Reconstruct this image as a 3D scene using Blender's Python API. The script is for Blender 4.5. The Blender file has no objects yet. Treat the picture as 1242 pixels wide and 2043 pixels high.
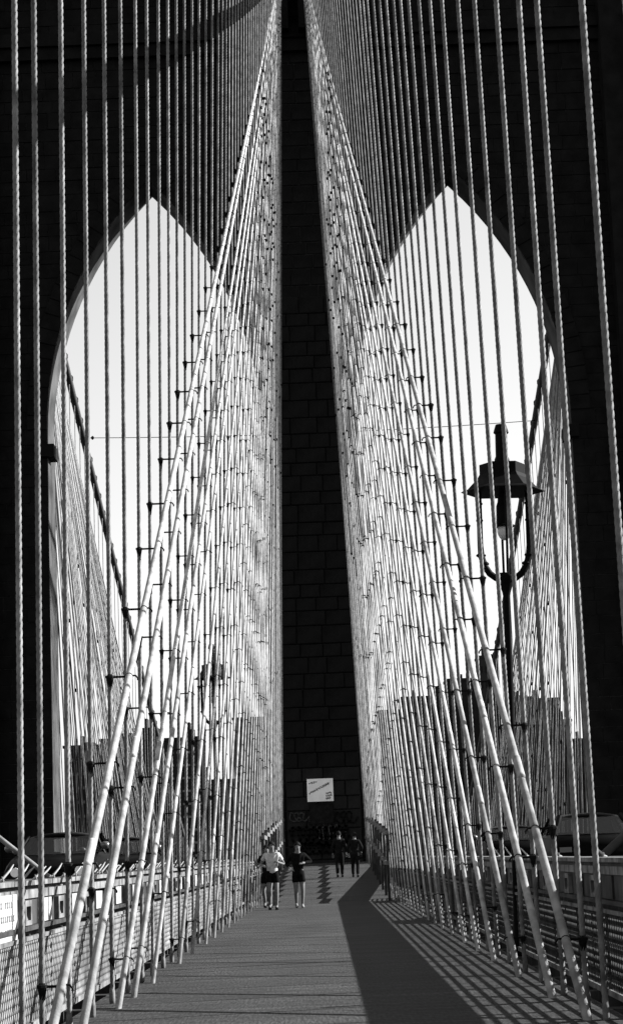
import bpy, bmesh, math, random
from mathutils import Vector, Matrix

random.seed(7)
scene = bpy.context.scene
COL = scene.collection

# ------------------------------------------------------------------ camera
cam_data = bpy.data.cameras.new("camera")
cam_data.sensor_fit = 'VERTICAL'
cam_data.sensor_height = 36.0
cam_data.lens = 36.0 * 4000.0 / 2043.0
cam_data.clip_start = 0.1
cam_data.clip_end = 20000
camera = bpy.data.objects.new("camera", cam_data)
COL.objects.link(camera)
EYE = Vector((0, 0, 1.4))
yc = Vector((28.0, -685.5, 4000.0)).normalized()      # where the bridge axis points, in (right, up, forward)
LEAN = 0.0385                                         # the photograph's slight roll
zc = Vector((-LEAN, 1.0, -(yc.x * -LEAN + yc.y) / yc.z)).normalized()
xc = Vector((yc.y * zc.z - yc.z * zc.y, yc.z * zc.x - yc.x * zc.z, yc.x * zc.y - yc.y * zc.x))
if xc.x < 0:
    xc = -xc
W2C = Matrix(((xc.x, yc.x, zc.x), (xc.y, yc.y, zc.y), (xc.z, yc.z, zc.z)))
right, up, fwd = W2C[0].copy(), W2C[1].copy(), W2C[2].copy()
m = Matrix.Identity(4)
for i in range(3):
    m[i][0], m[i][1], m[i][2], m[i][3] = right[i], up[i], -fwd[i], EYE[i]
camera.matrix_world = m
scene.camera = camera

# ------------------------------------------------------------------ sky and sun
SUN_EL = math.radians(28.9)
SUN_AZ = math.radians(76.5)            # clockwise from the bridge axis (+Y): from the right, a little ahead
world = bpy.data.worlds.new("World")
scene.world = world
world.use_nodes = True
nt = world.node_tree
bg = nt.nodes['Background']
sky = nt.nodes.new('ShaderNodeTexSky')
sky.sky_type = 'NISHITA'
sky.sun_disc = False
sky.sun_elevation = SUN_EL
sky.sun_rotation = SUN_AZ
sky.air_density = 1.0
sky.dust_density = 0.0
sep = nt.nodes.new('ShaderNodeSeparateColor')          # black and white film: one channel
nt.links.new(sky.outputs[0], sep.inputs[0])
nt.links.new(sep.outputs[2], bg.inputs[0])
bg.inputs[1].default_value = 0.05
sun_data = bpy.data.lights.new("sun", 'SUN')
sun_data.energy = 5.0
sun_data.angle = math.radians(0.53)
sun_data.color = (1, 1, 1)
sun = bpy.data.objects.new("sun", sun_data)
COL.objects.link(sun)
to_sun = Vector((math.sin(SUN_AZ) * math.cos(SUN_EL), math.cos(SUN_AZ) * math.cos(SUN_EL), math.sin(SUN_EL)))
sun.rotation_euler = to_sun.to_track_quat('Z', 'Y').to_euler()
sun.location = (60, 40, 60)
vs = scene.view_settings
vs.view_transform = 'Standard'
vs.look = 'None'
vs.gamma = 1.0
vs.exposure = 1.84
vs.use_curve_mapping = False

# ------------------------------------------------------------------ materials
MATS = {}
def mat(name, v, rough=0.7, noise=None, metal=0.0, spec=0.03, bump=None):
    """grey procedural material; noise=(scale, low, high, detail) multiplies the grey"""
    mt = bpy.data.materials.new(name)
    mt.use_nodes = True
    n = mt.node_tree
    b = n.nodes['Principled BSDF']
    b.inputs['Base Color'].default_value = (v, v, v, 1)
    b.inputs['Roughness'].default_value = rough
    b.inputs['Metallic'].default_value = metal
    b.inputs['Specular IOR Level'].default_value = spec
    tc = n.nodes.new('ShaderNodeTexCoord')
    if noise:
        sc, lo, hi, det = noise
        t = n.nodes.new('ShaderNodeTexNoise')
        t.inputs['Scale'].default_value = sc
        t.inputs['Detail'].default_value = det
        n.links.new(tc.outputs['Object'], t.inputs['Vector'])
        r = n.nodes.new('ShaderNodeMapRange')
        r.inputs['From Min'].default_value = 0.3
        r.inputs['From Max'].default_value = 0.7
        r.inputs['To Min'].default_value = v * lo
        r.inputs['To Max'].default_value = v * hi
        n.links.new(t.outputs['Fac'], r.inputs['Value'])
        n.links.new(r.outputs[0], b.inputs['Base Color'])
    if bump:
        sc, st, dist = bump
        t2 = n.nodes.new('ShaderNodeTexNoise')
        t2.inputs['Scale'].default_value = sc
        t2.inputs['Detail'].default_value = 6
        n.links.new(tc.outputs['Object'], t2.inputs['Vector'])
        bp = n.nodes.new('ShaderNodeBump')
        bp.inputs['Strength'].default_value = st
        bp.inputs['Distance'].default_value = dist
        n.links.new(t2.outputs['Fac'], bp.inputs['Height'])
        n.links.new(bp.outputs[0], b.inputs['Normal'])
    MATS[name] = mt
    return mt

for k, v in enumerate((0.11, 0.13, 0.15)): mat('rope%d' % k, v, 0.8, (7, 0.5, 1.35, 6), bump=(60, 0.4, 0.004))
MATS['rope'] = MATS['rope1']
for k, v in enumerate((0.23, 0.28, 0.33)): mat('stay%d' % k, v, 0.8, (5, 0.55, 1.3, 7), bump=(40, 0.5, 0.004))
MATS['stay'] = MATS['stay1']
mat('black_iron', 0.006, 0.6, (12, 0.6, 1.5, 3))
mat('main_cable', 0.06, 0.6, (8, 0.8, 1.2, 3))
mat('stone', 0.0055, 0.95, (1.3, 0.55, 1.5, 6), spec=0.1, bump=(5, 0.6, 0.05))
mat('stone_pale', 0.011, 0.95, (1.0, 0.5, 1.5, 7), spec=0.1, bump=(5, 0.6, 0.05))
mat('stone_core', 0.011, 0.95, (0.8, 0.6, 1.4, 5), spec=0.05)
mat('stone_reveal_lit', 0.05, 0.95, (0.7, 0.4, 1.5, 7), spec=0.05)  # paler than the face stone: sun on the arch reveals put into the colour
mat('sign_white', 0.85, 0.6, (3, 0.85, 1.0, 5))
mat('ink', 0.1, 0.7)
mat('bronze', 0.008, 0.6, (6, 0.6, 1.5, 4))
mat('graffiti_dark', 0.006, 0.7, (6, 0.6, 1.5, 4))
mat('graffiti_pale', 0.06, 0.8, (9, 0.4, 1.4, 4))
mat('girder', 0.035, 0.6, (4, 0.5, 1.5, 6))
mat('girder_pale', 0.13, 0.7, (6, 0.35, 1.4, 6))
mat('plate', 0.26, 0.6, (4, 0.8, 1.15, 6))
mat('spike', 0.2, 0.5, (9, 0.7, 1.2, 3))
mat('mesh_wire', 0.2, 0.5, (2.2, 0.35, 1.5, 5))
mat('tar', 0.028, 0.9, (3, 0.7, 1.3, 5))
mat('rail_board', 0.12, 0.7, (6, 0.6, 1.2, 5))
mat('lamp_iron', 0.003, 0.55, (12, 0.7, 1.4, 3))
mat('globe', 0.4, 0.25, (4, 0.9, 1.1, 2), spec=0.3)
mat('building', 0.015, 0.9, (0.05, 0.75, 1.25, 6))
mat('building_mid', 0.026, 0.9, (0.05, 0.8, 1.2, 6))
mat('building_pale', 0.05, 0.9, (0.05, 0.85, 1.15, 5))
mat('window_dark', 0.01, 0.3)
mat('window_pale', 0.13, 0.5, (0.2, 0.6, 1.3, 3))
mat('water', 0.012, 0.6, (0.02, 0.8, 1.2, 4))
mat('land', 0.03, 0.9, (0.03, 0.6, 1.4, 5))
mat('car_dark', 0.002, 0.4, None, spec=0.02)
mat('car_trim', 0.10, 0.3, None, metal=0.4)
mat('tyre', 0.01, 0.9, (20, 0.8, 1.2, 2))
mat('skin', 0.13, 0.6, (20, 0.9, 1.1, 2))
mat('hair', 0.008, 0.7, (40, 0.7, 1.3, 2))
mat('cloth_white', 0.42, 0.9, (12, 0.75, 1.1, 5))
mat('cloth_black', 0.005, 0.95, (15, 0.7, 1.3, 4))
mat('cloth_dark', 0.009, 0.95, (15, 0.7, 1.3, 4))
mat('shoe', 0.012, 0.7, (20, 0.7, 1.3, 2))
mat('shoe_pale', 0.25, 0.7, (20, 0.8, 1.1, 2))
mat('eye', 0.01, 0.3)

def glass_mat():
    mt = bpy.data.materials.new('glass'); mt.use_nodes = True
    n = mt.node_tree; n.nodes.clear()
    out = n.nodes.new('ShaderNodeOutputMaterial'); mx = n.nodes.new('ShaderNodeMixShader')
    tr = n.nodes.new('ShaderNodeBsdfTransparent'); gl = n.nodes.new('ShaderNodeBsdfGlossy')
    tr.inputs[0].default_value = (0.75, 0.75, 0.75, 1)
    gl.inputs['Roughness'].default_value = 0.05
    mx.inputs[0].default_value = 0.06
    n.links.new(tr.outputs[0], mx.inputs[1]); n.links.new(gl.outputs[0], mx.inputs[2])
    n.links.new(mx.outputs[0], out.inputs[0])
    MATS['glass'] = mt
glass_mat()

def deck_mat():
    """worn boards laid across the walkway: fine grit, board joints, streaks"""
    mt = bpy.data.materials.new('deck'); mt.use_nodes = True
    n = mt.node_tree; b = n.nodes['Principled BSDF']
    b.inputs['Roughness'].default_value = 0.85
    b.inputs['Specular IOR Level'].default_value = 0.2
    tc = n.nodes.new('ShaderNodeTexCoord')
    def noise(scale, det, vec=None, sx=1, sy=1):
        mp = n.nodes.new('ShaderNodeMapping'); mp.inputs['Scale'].default_value = (sx, sy, 1)
        n.links.new(tc.outputs['Object'], mp.inputs[0])
        t = n.nodes.new('ShaderNodeTexNoise'); t.inputs['Scale'].default_value = scale; t.inputs['Detail'].default_value = det
        n.links.new(mp.outputs[0], t.inputs['Vector']); return t.outputs['Fac']
    def rng(src, lo, hi, a=0.3, c=0.7):
        r = n.nodes.new('ShaderNodeMapRange'); r.inputs['From Min'].default_value = a; r.inputs['From Max'].default_value = c
        r.inputs['To Min'].default_value = lo; r.inputs['To Max'].default_value = hi
        n.links.new(src, r.inputs['Value']); return r.outputs[0]
    def mul(a, c):
        q = n.nodes.new('ShaderNodeMath'); q.operation = 'MULTIPLY'
        n.links.new(a, q.inputs[0]); n.links.new(c, q.inputs[1]); return q.outputs[0]
    grit = rng(noise(40, 2, sx=0.9, sy=0.1), 0.4, 1.6)
    streak = rng(noise(1.6, 6, sx=0.5, sy=3.2), 0.72, 1.25)
    broad = rng(noise(0.6, 5, sx=1.4, sy=0.35), 0.68, 1.3)
    sepx = n.nodes.new('ShaderNodeSeparateXYZ'); n.links.new(tc.outputs['Object'], sepx.inputs[0])
    fr = n.nodes.new('ShaderNodeMath'); fr.operation = 'MULTIPLY'; fr.inputs[1].default_value = 1 / 0.19
    n.links.new(sepx.outputs[1], fr.inputs[0])
    f2 = n.nodes.new('ShaderNodeMath'); f2.operation = 'FRACT'; n.links.new(fr.outputs[0], f2.inputs[0])
    joint = n.nodes.new('ShaderNodeMapRange'); joint.inputs['From Min'].default_value = 0.03; joint.inputs['From Max'].default_value = 0.1
    joint.inputs['To Min'].default_value = 0.3; joint.inputs['To Max'].default_value = 1.0
    n.links.new(f2.outputs[0], joint.inputs['Value'])
    fl = n.nodes.new('ShaderNodeMath'); fl.operation = 'FLOOR'; n.links.new(fr.outputs[0], fl.inputs[0])
    wn = n.nodes.new('ShaderNodeTexWhiteNoise'); wn.noise_dimensions = '1D'; n.links.new(fl.outputs[0], wn.inputs['W'])
    board = rng(wn.outputs['Value'], 0.72, 1.28, 0.0, 1.0)
    fac = mul(mul(mul(grit, streak), mul(broad, joint.outputs[0])), board)
    q = n.nodes.new('ShaderNodeMath'); q.operation = 'MULTIPLY'; q.inputs[1].default_value = 0.0195
    n.links.new(fac, q.inputs[0]); n.links.new(q.outputs[0], b.inputs['Base Color'])
    bp = n.nodes.new('ShaderNodeBump'); bp.inputs['Strength'].default_value = 0.35; bp.inputs['Distance'].default_value = 0.01
    n.links.new(fac, bp.inputs['Height']); n.links.new(bp.outputs[0], b.inputs['Normal'])
    MATS['deck'] = mt
deck_mat()

# ------------------------------------------------------------------ helpers
class MB:
    def __init__(s): s.v = []; s.f = []
    def poly(s, pts, faces):
        o = len(s.v); s.v += [tuple(p) for p in pts]; s.f += [tuple(i + o for i in f) for f in faces]; return s
    def box(s, x0, x1, y0, y1, z0, z1):
        return s.poly([(x0,y0,z0),(x1,y0,z0),(x1,y1,z0),(x0,y1,z0),(x0,y0,z1),(x1,y0,z1),(x1,y1,z1),(x0,y1,z1)],
                      [(0,3,2,1),(4,5,6,7),(0,1,5,4),(1,2,6,5),(2,3,7,6),(3,0,4,7)])
    def hexa(s, p):     # 8 points, bottom 4 then top 4
        return s.poly(p, [(0,3,2,1),(4,5,6,7),(0,1,5,4),(1,2,6,5),(2,3,7,6),(3,0,4,7)])
    def tube(s, pts, radii, n=8, cap=True):
        pts = [Vector(p) for p in pts]
        if not isinstance(radii, (list, tuple)): radii = [radii] * len(pts)
        rings = []
        ref = None
        for i, p in enumerate(pts):
            d = (pts[min(i + 1, len(pts) - 1)] - pts[max(i - 1, 0)]).normalized()
            if ref is None:
                ref = Vector((1, 0, 0)) if abs(d.x) < 0.9 else Vector((0, 1, 0))
            a = (ref - d * ref.dot(d)).normalized(); b = d.cross(a); ref = a
            rings.append([p + (a * math.cos(2 * math.pi * k / n) + b * math.sin(2 * math.pi * k / n)) * radii[i] for k in range(n)])
        o = len(s.v)
        for r in rings: s.v += [tuple(q) for q in r]
        for i in range(len(rings) - 1):
            for k in range(n):
                a, b = o + i * n + k, o + i * n + (k + 1) % n
                s.f.append((a, b, b + n, a + n))
        if cap:
            s.f.append(tuple(o + k for k in reversed(range(n))))
            s.f.append(tuple(o + (len(rings) - 1) * n + k for k in range(n)))
        return s
    def lathe(s, prof, c=(0, 0, 0), n=12):      # prof: (r, z)
        o = len(s.v)
        for r, z in prof:
            for k in range(n):
                a = 2 * math.pi * k / n
                s.v.append((c[0] + r * math.cos(a), c[1] + r * math.sin(a), c[2] + z))
        for i in range(len(prof) - 1):
            for k in range(n):
                a, b = o + i * n + k, o + i * n + (k + 1) % n
                s.f.append((a, b, b + n, a + n))
        s.f.append(tuple(o + k for k in reversed(range(n))))
        s.f.append(tuple(o + (len(prof) - 1) * n + k for k in range(n)))
        return s
    def mesh(s, name, material, smooth=False):
        me = bpy.data.meshes.new(name); me.from_pydata(s.v, [], s.f); me.update()
        me.materials.append(MATS[material])
        if smooth: me.polygons.foreach_set('use_smooth', [True] * len(me.polygons))
        return me
    def build(s, name, material, parent=None, smooth=False, loc=(0, 0, 0)):
        return link(name, s.mesh(name, material, smooth), parent, loc)

def link(name, me, parent=None, loc=(0, 0, 0)):
    o = bpy.data.objects.new(name, me); COL.objects.link(o); o.location = loc
    if parent: o.parent = parent
    return o
def tag(o, label=None, cat=None, group=None, kind=None):
    if label: o['label'] = label
    if cat: o['category'] = cat
    if group: o['group'] = group
    if kind: o['kind'] = kind
    return o
def thing(name, label, cat, loc=(0, 0, 0), group=None, rotz=0):
    o = bpy.data.objects.new(name, None); COL.objects.link(o); o.location = loc
    o.rotation_euler = (0, 0, rotz); o.empty_display_size = 0.3
    return tag(o, label, cat, group)
def lerp(a, b, t): return a + (b - a) * t
def clamp(x, a=0.0, b=1.0): return max(a, min(b, x))

# ------------------------------------------------------------------ dimensions
TOWER_Y = 93.5; TOWER_T = 2.6
RAMP0, RAMP1, RAMP_H = 62.0, 90.0, 1.06
def deck_h(y): return RAMP_H * clamp((y - RAMP0) / (RAMP1 - RAMP0))
def base_x(y): return lerp(2.2, 1.95, clamp((y - 50) / 41))
def cable_h(y): return 2.62 + 0.4225 * y + 0.00033 * y * y
def lean(y): return 0.0337 * clamp((y - 12) / 28)

# ------------------------------------------------------------------ setting: river, land, walkway, roads
tag(MB().box(-6000, 6000, -500, 12000, -39.5, -39).build('river', 'water'), kind='structure')
tag(MB().box(-4000, 4000, 420, 9000, -39.0, -37.5).build('land', 'land'), kind='structure')

mb = MB()
xs = 2.42
ys = [-14, RAMP0, RAMP1, 93.3]
pts = []
for y in ys:
    h = deck_h(y)
    pts += [(-xs, y, h - 0.3), (xs, y, h - 0.3), (xs, y, h), (-xs, y, h)]
fc = [(3, 2, 1, 0)]
for i in range(len(ys) - 1):
    a = 4 * i
    fc += [(a, a + 1, a + 5, a + 4), (a + 1, a + 2, a + 6, a + 5), (a + 2, a + 3, a + 7, a + 6), (a + 3, a, a + 4, a + 7)]
fc.append((12, 13, 14, 15))
mb.poly(pts, fc)
walk = tag(mb.build('walkway', 'deck'), kind='structure')

for s, nm in ((-1, 'road_left'), (1, 'road_right')):
    a, b = sorted((s * 3.9, s * 12.0))
    mb = MB().box(a, b, -14, 420, 0.35, 0.7)
    rd = tag(mb.build(nm, 'tar'), kind='structure')
    for xk in (3.9, 11.75):
        a, b = sorted((s * xk, s * (xk + 0.25)))
        MB().box(a, b, -14, 420, 0.703, 0.83).build('kerb', 'girder', rd)
    # floor beams under the road
    beam = MB().box(min(s*2.5, s*12.2), max(s*2.5, s*12.2), -0.12, 0.12, -0.45, -0.05).mesh('floor_beam', 'girder')
    for k in range(34):
        link('floor_beam', beam, rd, (0, 14.0 + k * 2.3, 0))

# ------------------------------------------------------------------ tower
tower = thing('bridge_tower', 'huge dark stone bridge tower with two tall pointed arches', 'tower', (0, TOWER_Y, 0))
AX, AW, SPR, APEX = 7.37, 5.1, 21.9, 34.15
RISE = APEX - SPR
AR = (RISE * RISE + AW * AW) / (2 * AW)
def arch_half(h):          # half opening width at a height
    if h <= SPR: return AW
    if h >= APEX: return 0.0
    return math.sqrt(AR * AR - (h - SPR) ** 2) - (AR - AW)
HT, XO, HB = 47.5, 21.5, -39.0
def arch_outline(c, n=14):
    pl = []
    for i in range(n + 1):
        h = SPR + RISE * i / n; pl.append((c - arch_half(h), h))
    for i in range(n - 1, -1, -1):
        h = SPR + RISE * i / n; pl.append((c + arch_half(h), h))
    return pl
# core: front/back faces as strips, arch soffits
HD = -1.2                  # foot of the openings (under the roads)
mb = MB()
def wall_strip(x_l, x_r, prof_l, prof_r): pass
y0, y1 = 0.06, TOWER_T
def slab(xa0, xa1, xb0, xb1, ha, hb):   # quad prism between two heights
    mb.hexa([(xa0,y0,ha),(xa1,y0,ha),(xa1,y1,ha),(xa0,y1,ha),(xb0,y0,hb),(xb1,y0,hb),(xb1,y1,hb),(xb0,y1,hb)])
slab(-XO, XO, -XO, XO, HB, HD)
slab(-XO, -AX - AW, -XO, -AX - AW, HD, SPR)
slab(-AX + AW, AX - AW, -AX + AW, AX - AW, HD, SPR)
slab(AX + AW, XO, AX + AW, XO, HD, SPR)
N = 16
for i in range(N):
    ha, hb = SPR + RISE * i / N, SPR + RISE * (i + 1) / N
    wa, wb = arch_half(ha), arch_half(hb)
    slab(-XO, -AX - wa, -XO, -AX - wb, ha, hb)
    slab(-AX + wa, AX - wa, -AX + wb, AX - wb, ha, hb)
    slab(AX + wa, XO, AX + wb, XO, ha, hb)
slab(-XO, XO, -XO, XO, APEX, HT)
mb.build('core', 'stone_reveal_lit', tower)
# buttress on each outer pier and cornices
for s in (-1, 1):
    a, b = sorted((s * 14.9, s * 20.4))
    MB().box(a, b, -0.9, 0.0, HB, HT - 4.2).build('buttress', 'stone', tower)
mb = MB()
for h0, h1, p in ((40.4, 41.0, 0.35), (41.02, 41.7, 0.55), (44.2, 45.0, 0.8), (45.02, 46.2, 1.1)):
    mb.box(-XO - p, XO + p, -p, TOWER_T + p, h0, h1)
mb.build('cornice', 'stone', tower)
# dressed stones: individually on the middle pier, joined elsewhere
def stone_box(x0, x1, h0, h1, proud, g=0.014, dep=0.12):
    return (x0 + g, x1 - g, -proud, dep, h0 + g, h1 - g)
rest = MB()
stones = []
h = HD
while h < 44.0:
    ch = random.choice((0.62, 0.7, 0.78, 0.85))
    ht = min(h + ch, 44.15)
    spans = []
    w0 = max(arch_half(h), arch_half(ht)); 
    spans = [(-XO, -AX - w0), (-AX + w0, AX - w0), (AX + w0, XO)]
    for si, (a, b) in enumerate(spans):
        if si == 1 and h < SPR + 6:
            # middle pier: side strips and the proud face between them
            for (c0, c1) in ((a, -1.72), (1.72, b)):
                rest.box(*stone_box(c0, c1, h, ht, 0.0 + random.uniform(0, 0.02)))
            a, b = -1.7, 1.7
        x = a
        first = True
        while x < b - 0.01:
            L = random.uniform(0.85, 1.5)
            if first: L *= random.uniform(0.5, 1.0); first = False
            if b - (x + L) < 0.5: L = b - x
            mid = si == 1 and -1.75 < x + L / 2 < 1.75
            proud = (0.28 if (si == 1 and h < SPR + 6) else 0.0) + random.uniform(0.0, 0.05)
            bb = stone_box(x, x + L, h, ht, proud)
            if mid and h > 0.2 and len(stones) < 290: stones.append((bb, h))
            else: rest.box(*bb)
            x += L
    h = ht
for bb, h in stones:
    x0, x1, ya, yb, z0, z1 = bb
    c = Vector(((x0 + x1) / 2, 0, (z0 + z1) / 2)); w, hh = (x1 - x0) / 2, (z1 - z0) / 2
    e = 0.035
    q = MB().poly([(-w,yb,-hh),(w,yb,-hh),(w,yb,hh),(-w,yb,hh),(-w,ya+e,-hh),(w,ya+e,-hh),(w,ya+e,hh),(-w,ya+e,hh),
                   (-w+e,ya,-hh+e),(w-e,ya,-hh+e),(w-e,ya,hh-e),(-w+e,ya,hh-e)],
                  [(0,1,2,3)] + [(i,4+i,4+(i+1)%4,(i+1)%4) for i in range(4)] + [(4+i,8+i,8+(i+1)%4,4+(i+1)%4) for i in range(4)] + [(8,11,10,9)])
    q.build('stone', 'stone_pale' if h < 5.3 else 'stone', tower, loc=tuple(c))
# arch ring stones
for c in (-AX, AX):
    pl = arch_outline(c, 18)
    for i in range(len(pl) - 1):
        (xa, ha), (xb, hb) = pl[i], pl[i + 1]
        d = Vector((xb - xa, hb - ha)); nrm = Vector((-d.y, d.x)).normalized()
        if nrm.dot(Vector((xa - c, ha - (SPR - 4)))) < 0: nrm = -nrm
        T = 0.95
        g = d * 0.02
        pa, pb = (xa + g.x, ha + g.y), (xb - g.x, hb - g.y)
        pr = random.uniform(0.07, 0.12)
        rest.hexa([(pa[0],-pr,pa[1]),(pb[0],-pr,pb[1]),(pb[0],0.2,pb[1]),(pa[0],0.2,pa[1]),
                   (pa[0]+nrm.x*T,-pr,pa[1]+nrm.y*T),(pb[0]+nrm.x*T,-pr,pb[1]+nrm.y*T),(pb[0]+nrm.x*T,0.2,pb[1]+nrm.y*T),(pa[0]+nrm.x*T,0.2,pa[1]+nrm.y*T)])
tag(rest.build('stonework', 'stone', tower), kind='stuff')
# impost blocks jutting into the openings where the arches spring
for s in (-1, 1):
    xj = s * (AX + AW)
    a, b = sorted((xj + s * 0.3, xj - s * 0.35))
    MB().hexa([(a,-0.35,20.55),(b,-0.35,20.55),(b,1.2,20.55),(a,1.2,20.55),(a,-0.35,21.15),(b,-0.35,21.15),(b,1.2,21.15),(a,1.2,21.15)]).build('impost', 'stone', tower)
# plaque under the sign
pq = MB().box(-0.62, 0.42, -0.40, -0.30, 2.85, 3.72)
pq.box(-0.66, 0.46, -0.37, -0.30, 2.81, 3.76)
pq.build('plaque', 'bronze', tower)
# graffiti strokes on the foot of the middle pier
def scribble(x, h, w, hh, turns, seed, r):
    rd = random.Random(seed); pts = []
    n = turns * 10
    for i in range(n + 1):
        t = i / n; a = 2 * math.pi * turns * t
        pts.append((x + w * (t - 0.5) + 0.16 * math.cos(a) * (0.7 + 0.6 * rd.random()), -0.355, h + hh * math.sin(a) * (0.8 + 0.2 * rd.random())))
    b = MB()
    for i in range(n):
        p, q = Vector(pts[i]), Vector(pts[i + 1]); d = (q - p)
        if d.length < 1e-4: continue
        nn = Vector((-d.z, 0, d.x)).normalized() * r; e = d.normalized() * r * 0.6
        p -= e; q += e
        b.hexa([p-nn, q-nn, q-nn+Vector((0,0.03,0)), p-nn+Vector((0,0.03,0)), p+nn, q+nn, q+nn+Vector((0,0.03,0)), p+nn+Vector((0,0.03,0))])
    return b
for i, (x, h, w, hh, tn, r, mt) in enumerate(((-0.9, 2.35, 1.3, 0.42, 4, 0.05, 'graffiti_dark'), (0.45, 2.25, 1.5, 0.5, 5, 0.055, 'graffiti_dark'),
        (-0.2, 3.0, 0.9, 0.2, 4, 0.028, 'graffiti_pale'), (-0.35, 1.75, 1.9, 0.28, 6, 0.045, 'graffiti_dark'), (0.95, 3.1, 0.8, 0.3, 3, 0.03, 'graffiti_dark'),
        (0.2, 2.45, 1.1, 0.36, 4, 0.022, 'graffiti_pale'), (-1.2, 3.2, 0.7, 0.22, 3, 0.025, 'graffiti_pale'))):
    scribble(x, h, w, hh, tn, 40 + i, r).build('graffiti', mt, tower)

# sign on the middle pier
sg = thing('notice_board', 'white rectangular notice board with slanted handwriting on the dark pier', 'sign', (-0.13, TOWER_Y - 0.42, 4.38))
MB().box(-0.6, 0.6, -0.06, 0.04, -0.52, 0.52).build('panel', 'sign_white', sg)
def lettering(b, x, h, ang, n, size, seed, y=-0.066, r=0.018):
    rd = random.Random(seed)
    for k in range(n):
        cx, cz = x + math.cos(ang) * k * size * 0.85, h + math.sin(ang) * k * size * 0.85
        for j in range(2 + rd.randint(0, 1)):
            a0 = rd.uniform(0, 6.28); L = size * rd.uniform(0.35, 0.65)
            p = Vector((cx - math.cos(a0) * L, y, cz - math.sin(a0) * L)); q = Vector((cx + math.cos(a0) * L, y, cz + math.sin(a0) * L))
            nn = Vector((-(q - p).z, 0, (q - p).x)).normalized() * r; t = Vector((0, 0.008, 0))
            b.hexa([p-nn, q-nn, q-nn+t, p-nn+t, p+nn, q+nn, q+nn+t, p+nn+t])
b = MB()
lettering(b, -0.46, 0.32, 0.2, 4, 0.11, 1, r=0.013)
lettering(b, -0.46, -0.12, 0.45, 9, 0.135, 2, r=0.013)
lettering(b, 0.3, -0.16, 0.2, 3, 0.1, 3, r=0.014); lettering(b, 0.28, -0.28, 0.2, 4, 0.09, 4, r=0.014); lettering(b, 0.28, -0.4, 0.2, 3, 0.09, 5, r=0.014)
tag(b.build('lettering', 'ink', sg), kind='stuff')

# ------------------------------------------------------------------ near rigging
def rope_mesh(p0, p1, R, pitch, step, lobes=6):
    p0, p1 = Vector(p0), Vector(p1); d = p1 - p0; L = d.length; d.normalize()
    a = (Vector((1, 0, 0)) - d * d.x).normalized(); b = d.cross(a)
    n = max(2, int(L / step)); q = lobes * 2
    mb = MB()
    for i in range(n + 1):
        s = L * i / n; tw = 2 * math.pi * s / pitch
        c = p0 + d * s
        for k in range(q):
            an = 2 * math.pi * k / q + tw; r = R * (1.06 if k % 2 == 0 else 0.76)
            mb.v.append(tuple(c + (a * math.cos(an) + b * math.sin(an)) * r))
    for i in range(n):
        for k in range(q):
            u, w = i * q + k, i * q + (k + 1) % q
            mb.f.append((u, w, w + q, u + q))
    return mb

def clamp_meshes(s):
    """iron clamp joining a stay to a hanger: flange, tapering socket on the hanger, strap and hook round the stay"""
    b = MB()
    b.lathe([(0.028, -0.14), (0.052, -0.015), (0.062, -0.01), (0.062, 0.02), (0.036, 0.025), (0.034, 0.04)], n=8)
    d = Vector((0, 0.87, 0.49))
    c = MB().tube([-d * 0.012, d * 0.012], 0.056, 10)
    c.tube([(-s * 0.045, 0.0, 0.012), (-s * 0.09, 0.0, 0.01), (-s * 0.12, 0.0, -0.03), (-s * 0.115, 0, -0.055)], 0.013, 5)
    a = MB().tube([(0, 0, 0), (-s, 0, 0)], 0.017, 6)
    return b.mesh('clamp', 'black_iron'), c.mesh('strap', 'black_iron'), a.mesh('link_arm', 'black_iron')

SUSP = {-1: [14.79, 15.81, 17.46, 19.16, 20.92, 22.56, 24.28, 25.75, 27.41, 28.92, 30.39, 31.91, 33.45], 1: [12.5, 14.3, 16.71, 17.9, 19.64, 21.63, 23.39, 25.36, 27.04, 28.73, 30.52, 32.04, 33.48, 35.04]}
STAY = {-1: [14.75, 16.95, 20.0, 21.6, 23.97, 28.3, 31.1, 34.6], 1: [16.66, 19.24, 22.58, 25.9, 28.6, 31.34, 34.43, 37.24]}
for s in (-1, 1):
    while SUSP[s][-1] < 89.6: SUSP[s].append(SUSP[s][-1] + 1.58 + random.uniform(-0.05, 0.05))
    while STAY[s][-1] < 87.5: STAY[s].append(STAY[s][-1] + (2.6 if STAY[s][-1] < 44 else 1.9) + random.uniform(-0.15, 0.15))

def hanger_ends(s, y):
    xb = base_x(y); h0 = deck_h(y) - 0.1; h1 = cable_h(y)
    return Vector((s * (xb + 0.02), y, h0)), Vector((s * (xb - lean(y) * h1), y, h1))

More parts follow.
